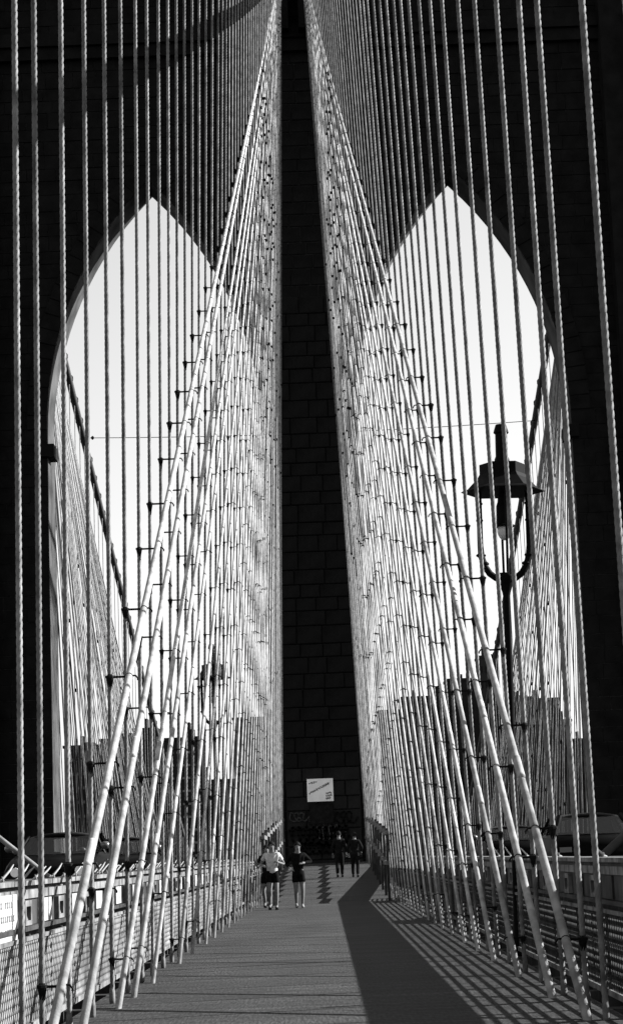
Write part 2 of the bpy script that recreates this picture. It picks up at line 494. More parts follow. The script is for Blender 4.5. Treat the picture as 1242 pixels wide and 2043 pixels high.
for s in (-1, 1):
    rig = thing('cable_rigging', ('left' if s < 0 else 'right') + ' fan of pale steel stays and hangers beside the walkway, this side of the tower', 'bridge cables', (s * 2.2, 0, 0))
    O = Vector((s * 2.2, 0, 0))
    # main cable
    pts = []
    for k in range(60):
        y = -4 + 96.5 * k / 59
        hh = cable_h(y); pts.append(Vector((s * (base_x(y) - lean(y) * hh), y, hh + 0.18)) - O)
    MB().tube(pts, 0.2, 12).build('main_cable', 'main_cable', rig, True)
    # hangers: twisted wire ropes
    for i, y in enumerate(SUSP[s]):
        p0, p1 = hanger_ends(s, y)
        if y < 44: mb = rope_mesh(p0 - O, p1 - O, 0.026 if s > 0 else 0.023, 0.40, 0.018 if y < 21 else (0.028 if y < 31 else 0.045))
        else: mb = MB().tube([p0 - O, p1 - O], 0.017 if y < 65 else 0.0145, 8)
        hg = mb.build('hanger', 'rope%d' % random.randrange(3), rig, True)
        sock = MB().lathe([(0.024, -0.02), (0.031, 0.03), (0.031, 0.1), (0.024, 0.16)], tuple(p0 - O + Vector((0, 0, 0.1))), 8)
        sock.build('socket', 'rope', hg, True)
        bandm = MB().tube([p1 - O + Vector((0, -0.09, 0.1)), p1 - O + Vector((0, 0.09, 0.25))], 0.24, 10)
        bandm.build('cable_band', 'black_iron', hg)
    # stays with their clamps
    cm, sm, am = clamp_meshes(s)
    crd = random.Random(5)
    def P_skip(i, k): return (i > 7 and crd.random() < 0.25) or (k > 0.45 and crd.random() < 0.3)
    todo = []
    for i, yb in enumerate(STAY[s]):
        t = i / (len(STAY[s]) - 1)
        p0 = Vector((s * (base_x(yb) - 0.115), yb, deck_h(yb) - 0.1))
        p1 = Vector((s * (0.70 + 0.16 * random.random()), 92.2 - random.uniform(0, 0.8), 43.2 - 2.2 * t - random.uniform(0, 0.5)))
        mb = MB()
        r = (0.038, 0.035, 0.031, 0.029)[i] if i < 4 else max(0.015, 0.026 - 0.0009 * (i - 4))
        r *= random.uniform(0.93, 1.07)
        d = p1 - p0
        # slight sag so that the stays are not ruler straight
        sag = random.uniform(0.05, 0.22)
        n = 10
        pl = [p0 + d * (k / n) - Vector((0, 0, 4 * sag * (k / n) * (1 - k / n))) - O for k in range(n + 1)]
        mb.tube(pl, [r * lerp(1.12, 0.95, k / n) for k in range(n + 1)], 10)
        # turnbuckle sleeves on the lower part
        for f in (random.uniform(0.03, 0.08),):
            if yb < 45:
                c = p0 + d * f - O; u = d.normalized()
                mb.tube([c - u * 0.22, c - u * 0.18, c + u * 0.18, c + u * 0.22], [r, r * 1.1, r * 1.1, r], 10)
        st = mb.build('stay', 'stay%d' % random.randrange(3), rig, True)
        for y in SUSP[s]:
            if y < yb + 0.6: continue
            k = (y - yb) / d.y
            if k > 0.68 or P_skip(i, k): continue
            P = p0 + d * k - Vector((0, 0, 4 * sag * k * (1 - k)))
            a, b_ = hanger_ends(s, y)
            hx = lerp(a.x, b_.x, (P.z - a.z) / (b_.z - a.z))
            todo.append((r, y + P.z * 0.2 + random.random() * 0.01, st, Vector((hx, y, P.z)) - O, P - O))
    todo.sort(key=lambda q: q[1])
    for k, (sr, dd, st, P, Q) in enumerate(todo[:290]):
        q = clamp(sr / 0.048, 0.58, 1.0) * random.uniform(0.9, 1.08)
        c = link('clamp', cm, st, tuple(P)); c.rotation_euler = (0, 0, random.uniform(-0.25, 0.25)); c.scale = (q, q, q)
        c = link('strap', sm, st, tuple(Q)); c.scale = (q, q, q)
        gap = abs(P.x - Q.x)
        if gap > 0.05:
            c = link('link_arm', am, st, tuple(P)); c.scale = (gap, q, q)
    rest = MB()
    for k, (sr, dd, st, P, Q) in enumerate(todo[290:]):
        rest.box(P.x - 0.04, P.x + 0.04, P.y - 0.03, P.y + 0.03, P.z - 0.06, P.z + 0.03)
    tag(rest.build('far_clamps', 'black_iron', rig), kind='stuff')
    # iron saddle where the stays meet the tower
    MB().box(-s * 2.2 + s * 0.75 - 0.5, -s * 2.2 + s * 0.75 + 0.5, 92.3, 93.6, 41.2, 44.4).build('saddle', 'black_iron', rig)

# ------------------------------------------------------------------ far rigging beyond the tower
def far_h(y):          # outer cable beyond the tower
    t = (y - 97.0); return 33.0 - 0.32 * t + 0.0002 * t * t
for s in (-1, 1):
    rig = thing('cable_rigging', ('left' if s < 0 else 'right') + ' outer cable with its net of stays seen through the ' + ('left' if s < 0 else 'right') + ' arch', 'bridge cables', (s * 13.5, 97, 0))
    O = Vector((s * 13.5, 97, 0))
    pts = [Vector((0, y - 97, far_h(y))) for y in [97 + 2.6 * k for k in range(45)]]
    MB().tube(pts, 0.2, 10).build('main_cable', 'main_cable', rig, True)
    hy = [99.5 + 2.3 * k for k in range(42)]
    for y in hy:
        hg = MB().tube([Vector((0, y - 97, 0.2)), Vector((0, y - 97, far_h(y)))], 0.024, 6).build('hanger', 'rope', rig, True)
        MB().lathe([(0.16, -0.1), (0.23, 0), (0.23, 0.2), (0.16, 0.3)], (0, y - 97, far_h(y)), 8).build('cable_band', 'black_iron', hg)
    b = MB()
    for k in range(58):
        yb = 101.0 + 1.27 * k + random.uniform(-0.9, 0.9)
        top = Vector((-s * 0.1, 0.6, 32.4 - 0.03 * k)); bot = Vector((-s * 0.1, yb - 97, 0.2))
        st = MB().tube([bot, top], random.uniform(0.016, 0.034), 6).build('stay', random.choice(('stay2', 'stay2', 'stay1', 'main_cable')), rig, True)
        for y in hy:
            if y > yb - 0.8: break
            f = (yb - y) / (yb - 97.6); hh = lerp(0.2, top.z, f)
            if random.random() < 0.14 and hh > 3 and hh < far_h(y): b.box(-s*0.05 - 0.06, -s*0.05 + 0.06, y - 97.06, y - 96.94, hh - 0.12, hh + 0.08)
    tag(b.build('far_clamps', 'black_iron', rig), kind='stuff')

w = thing('cross_wire', 'thin wire strung across between the two outer cables behind the tower', 'wire', (0, 117, 0))
hw = far_h(117) - 0.2
pts = [(13.5 * (k / 10 - 1), 0, hw - 0.25 * (1 - (k / 10 - 1) ** 2)) for k in range(21)]
MB().tube(pts, 0.022, 5).build('wire', 'black_iron', w)
for s in (-1, 1):
    MB().lathe([(0.02, -0.12), (0.09, -0.05), (0.09, 0.05), (0.02, 0.12)], (s * 12.9, 0, hw - 0.02), 8).build('insulator', 'black_iron', w)

# ------------------------------------------------------------------ girders and mesh fences along the walkway
GX = 2.62
Y0, Y1 = 10.0, 91.0
def gbox(b, s, xa, xb, y0, y1, z0, z1):
    a, c = sorted((s * xa, s * xb)); b.box(a, c, y0, y1, z0, z1)
for s in (-1, 1):
    side = 'left' if s < 0 else 'right'
    g = thing('edge_girder', ('sunlit riveted steel girder with pale plates along the left walkway edge' if s < 0 else 'shaded steel girder with pale top flange along the right walkway edge'), 'girder', (0, 0, 0))
    b = MB(); gbox(b, s, GX, GX + 0.09, Y0, Y1, 0.90, 1.24); b.build('web', 'girder', g)
    b = MB(); gbox(b, s, GX - 0.06, GX + 0.2, Y0, Y1, 1.243, 1.285); b.build('top_flange', 'girder_pale', g)
    b = MB(); gbox(b, s, GX - 0.025, GX - 0.003, Y0, Y1, 1.13, 1.205); b.build('cover_strip', 'girder_pale', g)
    b = MB(); gbox(b, s, GX - 0.05, GX + 0.15, Y0, Y1, 0.857, 0.897); b.build('bottom_flange', 'girder', g)
    pl = MB(); gbox(pl, s, GX - 0.02, GX - 0.003, 0, 0.62, 0.905, 1.115); pm = pl.mesh('plate', 'plate' if s < 0 else 'girder')  # light in the colour: left plates pale for sun, right ones dark for shade
    # slotted bracket: a pale frame round a dark slot
    br = MB()
    for (ya, yb, za, zb) in ((0, 0.07, 0.905, 1.115), (0.33, 0.4, 0.905, 1.115), (0.072, 0.328, 1.065, 1.115), (0.072, 0.328, 0.905, 0.945)):
        gbox(br, s, GX - 0.045, GX - 0.003, ya, yb, za, zb)
    br.poly([(s*(GX-0.04), 0.08, 0.947), (s*(GX-0.04), 0.2, 0.947), (s*(GX-0.04), 0.08, 1.0), (s*(GX-0.006), 0.08, 0.947), (s*(GX-0.006), 0.2, 0.947), (s*(GX-0.006), 0.08, 1.0)],
            [(0,1,2),(3,5,4),(0,3,4,1),(1,4,5,2),(2,5,3,0)])
    bm_ = br.mesh('bracket', 'girder_pale')
    k = 0; y = 14.3
    while y < 88:
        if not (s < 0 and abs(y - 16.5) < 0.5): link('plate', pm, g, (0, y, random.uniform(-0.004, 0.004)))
        link('bracket', bm_, g, (0, y + 0.95, 0))
        y += 2.18
        k += 1
    post = MB(); gbox(post, s, GX + 0.092, GX + 0.24, -0.06, 0.06, -0.3, 1.24); pmh = post.mesh('post', 'girder')
    for k in range(35): link('post', pmh, g, (0, 12.5 + k * 2.2, deck_h(12.5 + k * 2.2) * 0.0))
    # bent wire ends sticking up from the top flange
    sp = []
    for v in range(4):
        rd = random.Random(v); q = MB(); xx = s * (GX + 0.02)
        a = rd.uniform(0.05, 0.1)
        q.tube([(xx, 0, 1.285), (xx - s*0.02, a, 1.31), (xx - s * 0.06, a + 0.12, 1.34 + 0.04 * rd.random()), (xx - s * 0.08, a + 0.2, 1.37 + 0.07 * rd.random())], [0.01, 0.012, 0.01, 0.006], 5)
        q.tube([(xx, 0.02, 1.29), (xx - s * 0.05, -0.05 - a, 1.30), (xx - s * 0.05, -0.1 - a, 1.33)], [0.012, 0.012, 0.006], 5)
        sp.append(q.mesh('wire_end', 'spike'))
    y = 14.0
    while y < 62 and s < 0:
        o = link('wire_end', sp[random.randrange(4)], g, (0, y, 0)); y += random.uniform(0.3, 1.1)
    y = 15.0
    while y < 40 and s > 0:
        o = link('wire_end', sp[random.randrange(4)], g, (0, y, 0)); y += random.uniform(1.2, 4.2)
    # raking struts from the girder out to the road truss
    for yy, in ((20.0,),):
        st = MB().tube([(s * (GX - 0.02), yy, 1.2), (s * (GX + 1.25), yy + 0.2, 2.22)], 0.042 if s > 0 else 0.025, 8).build('raking_strut', 'girder' if s > 0 else 'girder_pale', g, True)  # left strut coloured paler for the sun on its top, right one darker
    # mesh fence
    f = thing('mesh_fence', ('sunlit expanded metal fence under the left girder' if s < 0 else 'shadowed expanded metal fence under the right girder'), 'fence', (0, 0, 0))
    b = MB(); gbox(b, s, GX - 0.055, GX - 0.02, Y0, Y1, 0.775, 0.81); b.build('top_rail', 'girder_pale', f)
    b = MB(); gbox(b, s, GX - 0.06, GX - 0.01, Y0, RAMP0 + 1, 0.03, 0.085); b.build('bottom_rail', 'girder_pale', f)
    b = MB()
    cw, chh, wr = 0.055, 0.13, 0.0058
    nrow = 12
    y = 14.2; k = 0
    while y < 61.5:
        pts = []
        for j in range(nrow):
            z = 0.085 + j * chh / 2 + 0.0
            if z > 0.778: z = 0.778
            off = cw / 2 * (1 if (j + k) % 2 else -1)
            pts.append((s * (GX - 0.035), y + off, z))
        b.tube(pts, wr, 4, False)
        y += cw * (1 if y < 40 else 1.6); k += 1
    tag(b.build('wire_mesh', 'mesh_wire' if s < 0 else 'girder', f), kind='stuff')  # right wires take a darker colour to stand for shade
    if s > 0:
        for k in range(8):
            MB().tube([(s * (GX - 0.015), Y0, 0.13 + k * 0.083), (s * (GX - 0.015), RAMP0 + 1, 0.13 + k * 0.083)], 0.016, 6).build('shadow_rod', 'girder', f)
    pb = MB(); gbox(pb, s, GX - 0.005, GX + 0.05, -0.025, 0.025, -0.25, 0.82); pm2 = pb.mesh('fence_post', 'girder')
    for k in range(22): link('fence_post', pm2, f, (0, 13.6 + k * 2.18, 0))

# lettered notice on the left girder
nb = thing('notice_plate', 'white plate with three faint lines of lettering on the left girder', 'sign', (-GX + 0.03, 16.4, 0.99))
MB().box(-0.008, 0.008, -0.62, 0.62, -0.2, 0.19).build('panel', 'plate', nb)
b = MB()
rd = random.Random(12)
for row, (n0, n1) in enumerate(((3, 4), (9, 0), (3, 4))):
    for k in range(n0 + n1 + (1 if n1 else 0)):
        if n1 and k == n0: continue
        yy = -0.45 + k * 0.105; zz = 0.11 - row * 0.11
        b.box(0.0085, 0.012, yy, yy + 0.018, zz - 0.025, zz + 0.025)
        if rd.random() < 0.8: b.box(0.0085, 0.012, yy + 0.02, yy + 0.06, zz + 0.012, zz + 0.025)
        if rd.random() < 0.8: b.box(0.0085, 0.012, yy + 0.02, yy + 0.06, zz - 0.025, zz - 0.012)
tag(b.build('lettering', 'girder_pale', nb), kind='stuff')

# stepped handrails on both sides of the ramp up to the tower
for s in (-1, 1):
    hr = thing('stepped_handrail', ('left' if s < 0 else 'right') + ' stepped timber handrail climbing the ramp to the tower', 'handrail', (s * 1.86, 0, 0))
    seg = 3.3
    for k in range(10):
        ya = 61.0 + k * seg
        yb = min(ya + seg, 92.6)
        if ya > 91: break
        base = deck_h(ya + seg * 0.5) + 0.04
        for hh in (1.05, 1.95):
            MB().box(-0.05, 0.05, ya, yb - 0.02, base + hh - 0.06, base + hh + 0.06).build('rail_board', 'rail_board', hr)
        MB().box(-0.04, 0.04, ya + 0.02, ya + 0.12, deck_h(ya) - 0.05, base + 2.08).build('post', 'girder', hr)
    MB().box(-0.04, 0.04, 92.2, 92.3, RAMP_H - 0.05, RAMP_H + 2.1).build('post', 'girder', hr)

# ------------------------------------------------------------------ lamp posts
def lamp(x, y, h0, label, sc=1.0):
    t = thing('lamp_post', label, 'lamp post', (x, y, h0), 'lamp posts on the walkway edge')
    t.scale = (sc, sc, 1); t.rotation_euler = (0, 0.02 if x > 0 else -0.005, 0)
    Z = lambda z: z - h0
    MB().lathe([(0.11, 0), (0.11, 0.15), (0.07, 0.25), (0.058, 0.9), (0.052, Z(4.9)), (0.06, Z(4.95)), (0.10, Z(5.08)), (0.13, Z(5.16)), (0.13, Z(5.22))], n=10).build('post', 'lamp_iron', t, True)
    for s in (-1, 1):
        pl = [(s * 0.05, 0, Z(5.13)), (s * 0.14, 0, Z(5.155)), (s * 0.225, 0, Z(5.22)), (s * 0.295, 0, Z(5.33)), (s * 0.335, 0, Z(5.47)), (s * 0.345, 0, Z(5.62)), (s * 0.345, 0, Z(6.42))]
        a = MB().tube(pl, [0.045, 0.046, 0.048, 0.048, 0.048, 0.042, 0.038], 8)
        for zz, r in ((5.48, 0.07), (5.36, 0.06), (5.98, 0.05), (6.22, 0.05)):
            xx = 0.345 if zz > 5.5 else (0.34 if zz > 5.4 else 0.29)
            a.lathe([(0.01, -0.05), (r, -0.01), (r, 0.01), (0.01, 0.05)], (s * xx, 0, Z(zz)), 6)
        a.build('yoke_arm', 'lamp_iron', t, True)
    for s in (-1, 1):
        MB().tube([(0, s * 0.30, Z(5.2)), (0, s * 0.345, Z(5.7)), (0, s * 0.345, Z(6.42))], 0.018, 6).build('tie_rod', 'lamp_iron', t)
    MB().lathe([(0.60, Z(6.385)), (0.57, Z(6.405)), (0.50, Z(6.43)), (0.36, Z(6.58)), (0.325, Z(6.64)), (0.325, Z(6.78)), (0.10, Z(6.79))], n=6).build('hood', 'lamp_iron', t)
    MB().lathe([(0.11, Z(6.77)), (0.105, Z(6.86)), (0.088, Z(6.9)), (0.085, Z(7.22)), (0.11, Z(7.24)), (0.10, Z(7.28)), (0.075, Z(7.36))], n=10).build('chimney', 'lamp_iron', t)
    MB().lathe([(0.05, Z(6.39)), (0.075, Z(6.34)), (0.085, Z(6.24)), (0.105, Z(6.18)), (0.11, Z(5.92)), (0.16, Z(5.9)), (0.155, Z(5.885)), (0.1, Z(5.88))][::-1], n=12).build('lamp_holder', 'lamp_iron', t)
    pr = [(0.1, Z(5.885))] + [(0.1 * math.cos(a), Z(5.83) - 0.14 * math.sin(a)) for a in [0.1 + 1.4 * i / 6 for i in range(7)]]
    MB().lathe(pr[::-1], n=14).build('globe', 'globe', t, True)
    return t
lamp(2.58, 28.0, -0.1, 'tall black lantern lamp post on the right, its round bulb hanging inside', 1.0)
lamp(-2.93, 56.0, -0.1, 'smaller distant black lantern lamp post behind the left stays', 0.9)

# ------------------------------------------------------------------ cars
def make_car(name, label, x, y, rot, group, roof_mat='car_dark'):
    c = thing(name, label, 'car', (x, y, 0.703), group, rot)
    # body along local Y, front at -Y ; width 1.76, length 4.7
    W = 0.88
    secs = [(-2.35, 0.62, 0.40, 0.80), (-2.25, 0.70, 0.30, 0.86), (-1.9, 0.82, 0.26, 0.86), (-0.95, 0.93, 0.22, W), (0.0, 0.95, 0.2, W), (1.35, 0.93, 0.22, W), (2.1, 0.88, 0.26, 0.86), (2.3, 0.78, 0.32, 0.84), (2.38, 0.66, 0.42, 0.78)]
    b = MB(); n = 10
    for (yy, top, bot, w) in secs:
        e = 0.09
        ring = [(-w + e, bot), (w - e, bot), (w, bot + e), (w + 0.02, (top + bot) / 2), (w - 0.01, top - 0.1), (w - 0.08, top), (-w + 0.08, top), (-w + 0.01, top - 0.1), (-w - 0.02, (top + bot) / 2), (-w, bot + e)]
        b.v += [(px, yy, pz) for px, pz in ring]
    for i in range(len(secs) - 1):
        for k in range(n):
            a, q = i * n + k, i * n + (k + 1) % n
            b.f.append((a, a + n, q + n, q))
    b.f.append(tuple(range(n))); b.f.append(tuple(reversed(range((len(secs) - 1) * n, len(secs) * n))))
    b.build('body', 'car_dark', c, True)
    # roof panel, curved
    rf = MB()
    nx, ny = 8, 8
    for j in range(ny + 1):
        yy = lerp(-0.42, 1.28, j / ny)
        for i in range(nx + 1):
            u = i / nx * 2 - 1
            rf.v.append((0.64 * u, yy, 1.375 - 0.075 * abs(u) ** 2.6 - 0.06 * abs(2 * j / ny - 1) ** 3))
    for j in range(ny):
        for i in range(nx):
            a = j * (nx + 1) + i; rf.f.append((a, a + 1, a + nx + 2, a + nx + 1))
    m0 = len(rf.v)
    rf.v += [(p[0], p[1], p[2] - 0.05) for p in rf.v[:m0]]
    rf.f += [tuple(reversed([i + m0 for i in f])) for f in rf.f[:]]
    rim = [i for i in range(nx + 1)] + [j * (nx + 1) + nx for j in range(1, ny + 1)] + [ny * (nx + 1) + i for i in range(nx - 1, -1, -1)] + [j * (nx + 1) for j in range(ny - 1, 0, -1)]
    for i in range(len(rim)):
        a, q = rim[i], rim[(i + 1) % len(rim)]; rf.f.append((q, a, a + m0, q + m0))
    rf.build('roof', roof_mat, c, True)
    # pillars and glass
    for s in (-1, 1):
        for (ya, yb, r) in ((-1.0, -0.42, 0.032), (0.42, 0.42, 0.04), (1.78, 1.26, 0.06)):
            MB().tube([(s * 0.80, ya, 0.92), (s * 0.63, yb, 1.30)], r, 6).build('pillar', 'car_dark', c)
        g0 = [(s * 0.795, -0.95, 0.93), (s * 0.795, 0.38, 0.93), (s * 0.645, 0.38, 1.27), (s * 0.645, -0.40, 1.27)]
        g1 = [(s * 0.795, 0.46, 0.93), (s * 0.795, 1.70, 0.93), (s * 0.645, 1.22, 1.27), (s * 0.645, 0.46, 1.27)]
        for gq in (g0, g1):
            th = 0.008
            MB().hexa([gq[0], gq[1], (gq[1][0] - s*th, gq[1][1], gq[1][2]), (gq[0][0] - s*th, gq[0][1], gq[0][2]), gq[3], gq[2], (gq[2][0] - s*th, gq[2][1], gq[2][2]), (gq[3][0] - s*th, gq[3][1], gq[3][2])]).build('side_window', 'glass', c)
    for nm, ya, yb in (('windscreen', -1.0, -0.42), ('rear_window', 1.76, 1.27)):
        d = 0.01
        MB().hexa([(-0.76, ya, 0.93), (0.76, ya, 0.93), (0.76, ya + d, 0.93), (-0.76, ya + d, 0.93), (-0.6, yb, 1.28), (0.6, yb, 1.28), (0.6, yb + d, 1.28), (-0.6, yb + d, 1.28)]).build(nm, 'glass', c)
    for s in (-1, 1):
        for yy in (-1.42, 1.42):
            wh = MB().tube([(s * 0.70, yy, 0.31), (s * 0.89, yy, 0.31)], 0.31, 18).build('wheel', 'tyre', c)
            MB().tube([(s * 0.891, yy, 0.31), (s * 0.90, yy, 0.31)], 0.19, 14).build('rim', 'car_trim', wh)
        MB().tube([(s * 0.62, -2.34, 0.6), (s * 0.62, -2.385, 0.6)], 0.09, 12).build('headlight', 'sign_white', c)
        MB().box(s * 0.66 - 0.12, s * 0.66 + 0.12, 2.36, 2.395, 0.58, 0.68).build('tail_light', 'car_trim', c)
        mr = MB().tube([(s * 0.80, -0.82, 0.93), (s * 0.90, -0.84, 1.0)], 0.016, 6)
        mr.build('mirror_stalk', 'car_trim', c)
        q = MB()
        q.lathe([(0.02, -0.07), (0.07, -0.05), (0.10, 0.0), (0.09, 0.05), (0.04, 0.085)], (s * 0.96, -0.84, 1.06), 10)
        q.build('mirror', 'car_trim', c, True)
        MB().box(s * 0.87 - 0.02, s * 0.87 + 0.02, 0.15, 0.33, 0.78, 0.80).build('handle', 'car_trim', c)
    MB().box(-0.84, 0.84, -2.46, -2.38, 0.36, 0.48).build('bumper', 'car_trim', c)
    MB().box(-0.84, 0.84, 2.40, 2.48, 0.36, 0.48).build('bumper', 'car_trim', c)
    sb = MB()
    for s in (-1, 1):
        sb.box(s * 0.36 - 0.25, s * 0.36 + 0.25, 0.25, 0.4, 0.4, 0.98)
    sb.box(-0.66, 0.66, 1.2, 1.35, 0.4, 0.95)
    sb.build('seat', 'cloth_black', c)
    return c
make_car('car', 'nearer of the two dark sedans on the left road', -5.35, 41.5, 0, 'cars on the bridge')
make_car('car', 'farther dark sedan on the left road, half hidden by the nearer one', -5.2, 52.5, 0, 'cars on the bridge')
make_car('car', 'nearer dark sedan with bright mirror on the right road', 5.45, 43.0, math.pi, 'cars on the bridge')
make_car('car', 'dark sedan farther ahead on the right road', 5.5, 61.0, math.pi, 'cars on the bridge')

# ------------------------------------------------------------------ people
def skin_mesh(name, verts, edges, radii, material, roots, parent, sub=2):
    me = bpy.data.meshes.new(name); me.from_pydata(verts, edges, []); me.update()
    o = bpy.data.objects.new(name, me); COL.objects.link(o)
    md = o.modifiers.new('skin', 'SKIN'); md.use_smooth_shade = True
    for i, r in enumerate(radii):
        rr = r if isinstance(r, tuple) else (r, r)
        me.skin_vertices[0].data[i].radius = rr
        me.skin_vertices[0].data[i].use_root = i in roots
    sd = o.modifiers.new('sub', 'SUBSURF'); sd.levels = sub; sd.render_levels = sub
    dg = bpy.context.evaluated_depsgraph_get(); dg.update()
    nm = bpy.data.meshes.new_from_object(o.evaluated_get(dg))
    bpy.data.objects.remove(o)
    nm.name = name; nm.materials.clear(); nm.materials.append(MATS[material])
    nm.polygons.foreach_set('use_smooth', [True] * len(nm.polygons))
    return link(name, nm, parent)

def person(label, loc, rot, pose, top_mat, bottom_mat, long_sleeve, long_legs, shoe_mat='shoe', sc=1.0):
    """faces local -Y; pose gives arm and leg joints (left side x<0 first)"""
    p = thing('person', label, 'person', loc, None, rot); p.scale = (sc, sc, sc)
    V = []; E = []; R = []
    def add(pt, r, par=None):
        V.append(tuple(pt)); R.append(r)
        if par is not None: E.append((par, len(V) - 1))
        return len(V) - 1
    roots = set()
    pel = add((0, 0, 0.95), (0.145, 0.105)); roots.add(pel)
    wa = add((0, -0.01, 1.10), (0.13, 0.095), pel)
    ch = add((0, -0.02, 1.30), (0.15, 0.11), wa)
    sh = add((0, -0.01, 1.42), (0.11, 0.08), ch)
    nk = add((0, -0.02, 1.50), 0.055, sh)
    jw = add((0, -0.045, 1.565), (0.062, 0.072), nk)
    hd = add((0, -0.03, 1.65), (0.078, 0.095), jw)
    tp = add((0, -0.015, 1.725), (0.058, 0.07), hd)
    arms = []; legs = []
    for s, A in ((-1, pose['armL']), (1, pose['armR'])):
        s0 = add((s * 0.17, -0.005, 1.41), 0.062, sh)
        el = add(A[0], 0.043, s0); wr = add(A[1], 0.03, el)
        d = (Vector(A[1]) - Vector(A[0])).normalized()
        hand = Vector(A[1]) + d * 0.07
        hn = add(hand, (0.04, 0.026), wr); arms.append((s0, el, wr, hn, d, hand, s))
    for s, L in ((-1, pose['legL']), (1, pose['legR'])):
        hp = add((s * 0.085, 0, 0.88), 0.092, pel)
        mid = add((Vector((s * 0.085, 0, 0.88)) + Vector(L[0])) / 2, 0.078, hp)
        kn = add(L[0], 0.056, mid); cf = add((Vector(L[0]) * 0.65 + Vector(L[1]) * 0.35), 0.055, kn)
        an = add(L[1], 0.036, cf); to = add(L[2], (0.04, 0.03), an)
        legs.append((hp, mid, kn, cf, an, to))
    # fingers: short separate chains rooted in the palm, thumb off the side
    for (s0, el, wr, hn, d, hand, s) in arms:
        a = d.cross(Vector((0, 0, 1)));
        if a.length < 0.2: a = d.cross(Vector((0, 1, 0)))
        a.normalize(); bn = a.cross(d).normalized()
        for k, L in enumerate((0.055, 0.068, 0.072, 0.062)):
            o = hand + a * (0.022 * (k - 1.5))
            i0 = add(o, 0.0095); roots.add(i0)
            i1 = add(o + d * L, 0.009, i0); add(o + d * (L + 0.018) - bn * 0.035, 0.008, i1)
        o = hand - d * 0.03 + a * 0.03; i0 = add(o, 0.011); roots.add(i0); i1 = add(o + a * 0.025 + d * 0.03, 0.01, i0); add(o + a * 0.028 + d * 0.06, 0.009, i1)
    # nose and ears
    i0 = add((0, -0.10, 1.645), 0.014); roots.add(i0); add((0, -0.135, 1.615), 0.013, i0)
    for s in (-1, 1):
        i0 = add((s * 0.075, -0.02, 1.655), 0.012); roots.add(i0); add((s * 0.088, -0.01, 1.62), 0.012, i0)
    skin_mesh('body', V, E, R, 'skin', roots, p)
    # top
    v2 = [(0, 0, 0.80 if long_sleeve else 0.84), V[wa], V[ch], V[sh]]; r2 = [(0.168, 0.132), (0.148, 0.115), (0.168, 0.128), (0.122, 0.092)]; e2 = [(0, 1), (1, 2), (2, 3)]
    v2.append((0, -0.02, 1.475)); r2.append(0.066); e2.append((3, 4))
    for (s0, el, wr, hn, d, hand, s) in arms:
        i = len(v2); v2.append(V[s0]); r2.append(0.076); e2.append((3, i))
        if long_sleeve:
            v2.append(V[el]); r2.append(0.057); e2.append((i, i + 1)); v2.append(tuple(Vector(V[wr]) - d * 0.02)); r2.append(0.043); e2.append((i + 1, i + 2))
        else:
            v2.append(tuple(Vector(V[s0]).lerp(Vector(V[el]), 0.62))); r2.append(0.068); e2.append((i, i + 1))
    skin_mesh('jacket' if long_sleeve else 'shirt', v2, e2, r2, top_mat, {2}, p)
    v3 = [(0, 0, 1.08), (0, 0, 0.93)]; r3 = [(0.15, 0.112), (0.162, 0.122)]; e3 = [(0, 1)]
    for (hp, mid, kn, cf, an, to) in legs:
        i = len(v3); v3.append(V[hp]); r3.append(0.108); e3.append((1, i))
        if long_legs:
            for q, rr in ((mid, 0.095), (kn, 0.078), (cf, 0.074), (an, 0.066)):
                v3.append(V[q]); r3.append(rr); e3.append((len(v3) - 2 if q != mid else i, len(v3) - 1))
        else:
            v3.append(tuple(Vector(V[hp]).lerp(Vector(V[mid]), 1.15))); r3.append(0.1); e3.append((i, i + 1))
    skin_mesh('trousers' if long_legs else 'shorts', v3, e3, r3, bottom_mat, {0}, p)
    for (hp, mid, kn, cf, an, to) in legs:
        A, T = Vector(V[an]), Vector(V[to]); back = (A - T).normalized()
        heel = Vector((A.x, A.y, T.z)) + Vector((back.x, back.y, 0)) * 0.03
        skin_mesh('shoe', [tuple(A), tuple(heel), tuple(T), tuple(T + (T - heel).normalized() * 0.05)], [(0, 1), (1, 2), (2, 3)], [0.043, 0.042, (0.046, 0.036), (0.036, 0.026)], shoe_mat, {1}, p)
    # hair: cap over the skull with a fringe line
    hb = MB(); n = 12
    rows = 6
    for j in range(rows + 1):
        ph = j / rows * 1.75
        for k in range(n):
            a = 2 * math.pi * k / n
            front = -math.sin(a)
            f = ph * (1 - 0.38 * front if front > 0 else 1 - 0.18 * front)
            r = 1.0 + 0.05 * random.random()
            hb.v.append((0.094 * r * math.sin(f) * math.cos(a), -0.02 + 0.114 * r * math.sin(f) * math.sin(a), 1.655 + 0.118 * r * math.cos(f)))
    for j in range(rows):
        for k in range(n):
            a, b = j * n + k, j * n + (k + 1) % n; hb.f.append((a, a + n, b + n, b))
    hb.f.append(tuple(range((rows) * n, (rows + 1) * n)))
    hb.build('hair', 'hair', p, True)
    for s in (-1, 1):
        MB().lathe([(0.004, -0.01), (0.013, 0), (0.004, 0.01)], (s * 0.033, -0.118, 1.655), 6).build('eye', 'eye', p)
    MB().box(-0.026, 0.026, -0.122, -0.108, 1.573, 1.581).build('mouth', 'eye', p)
    return p

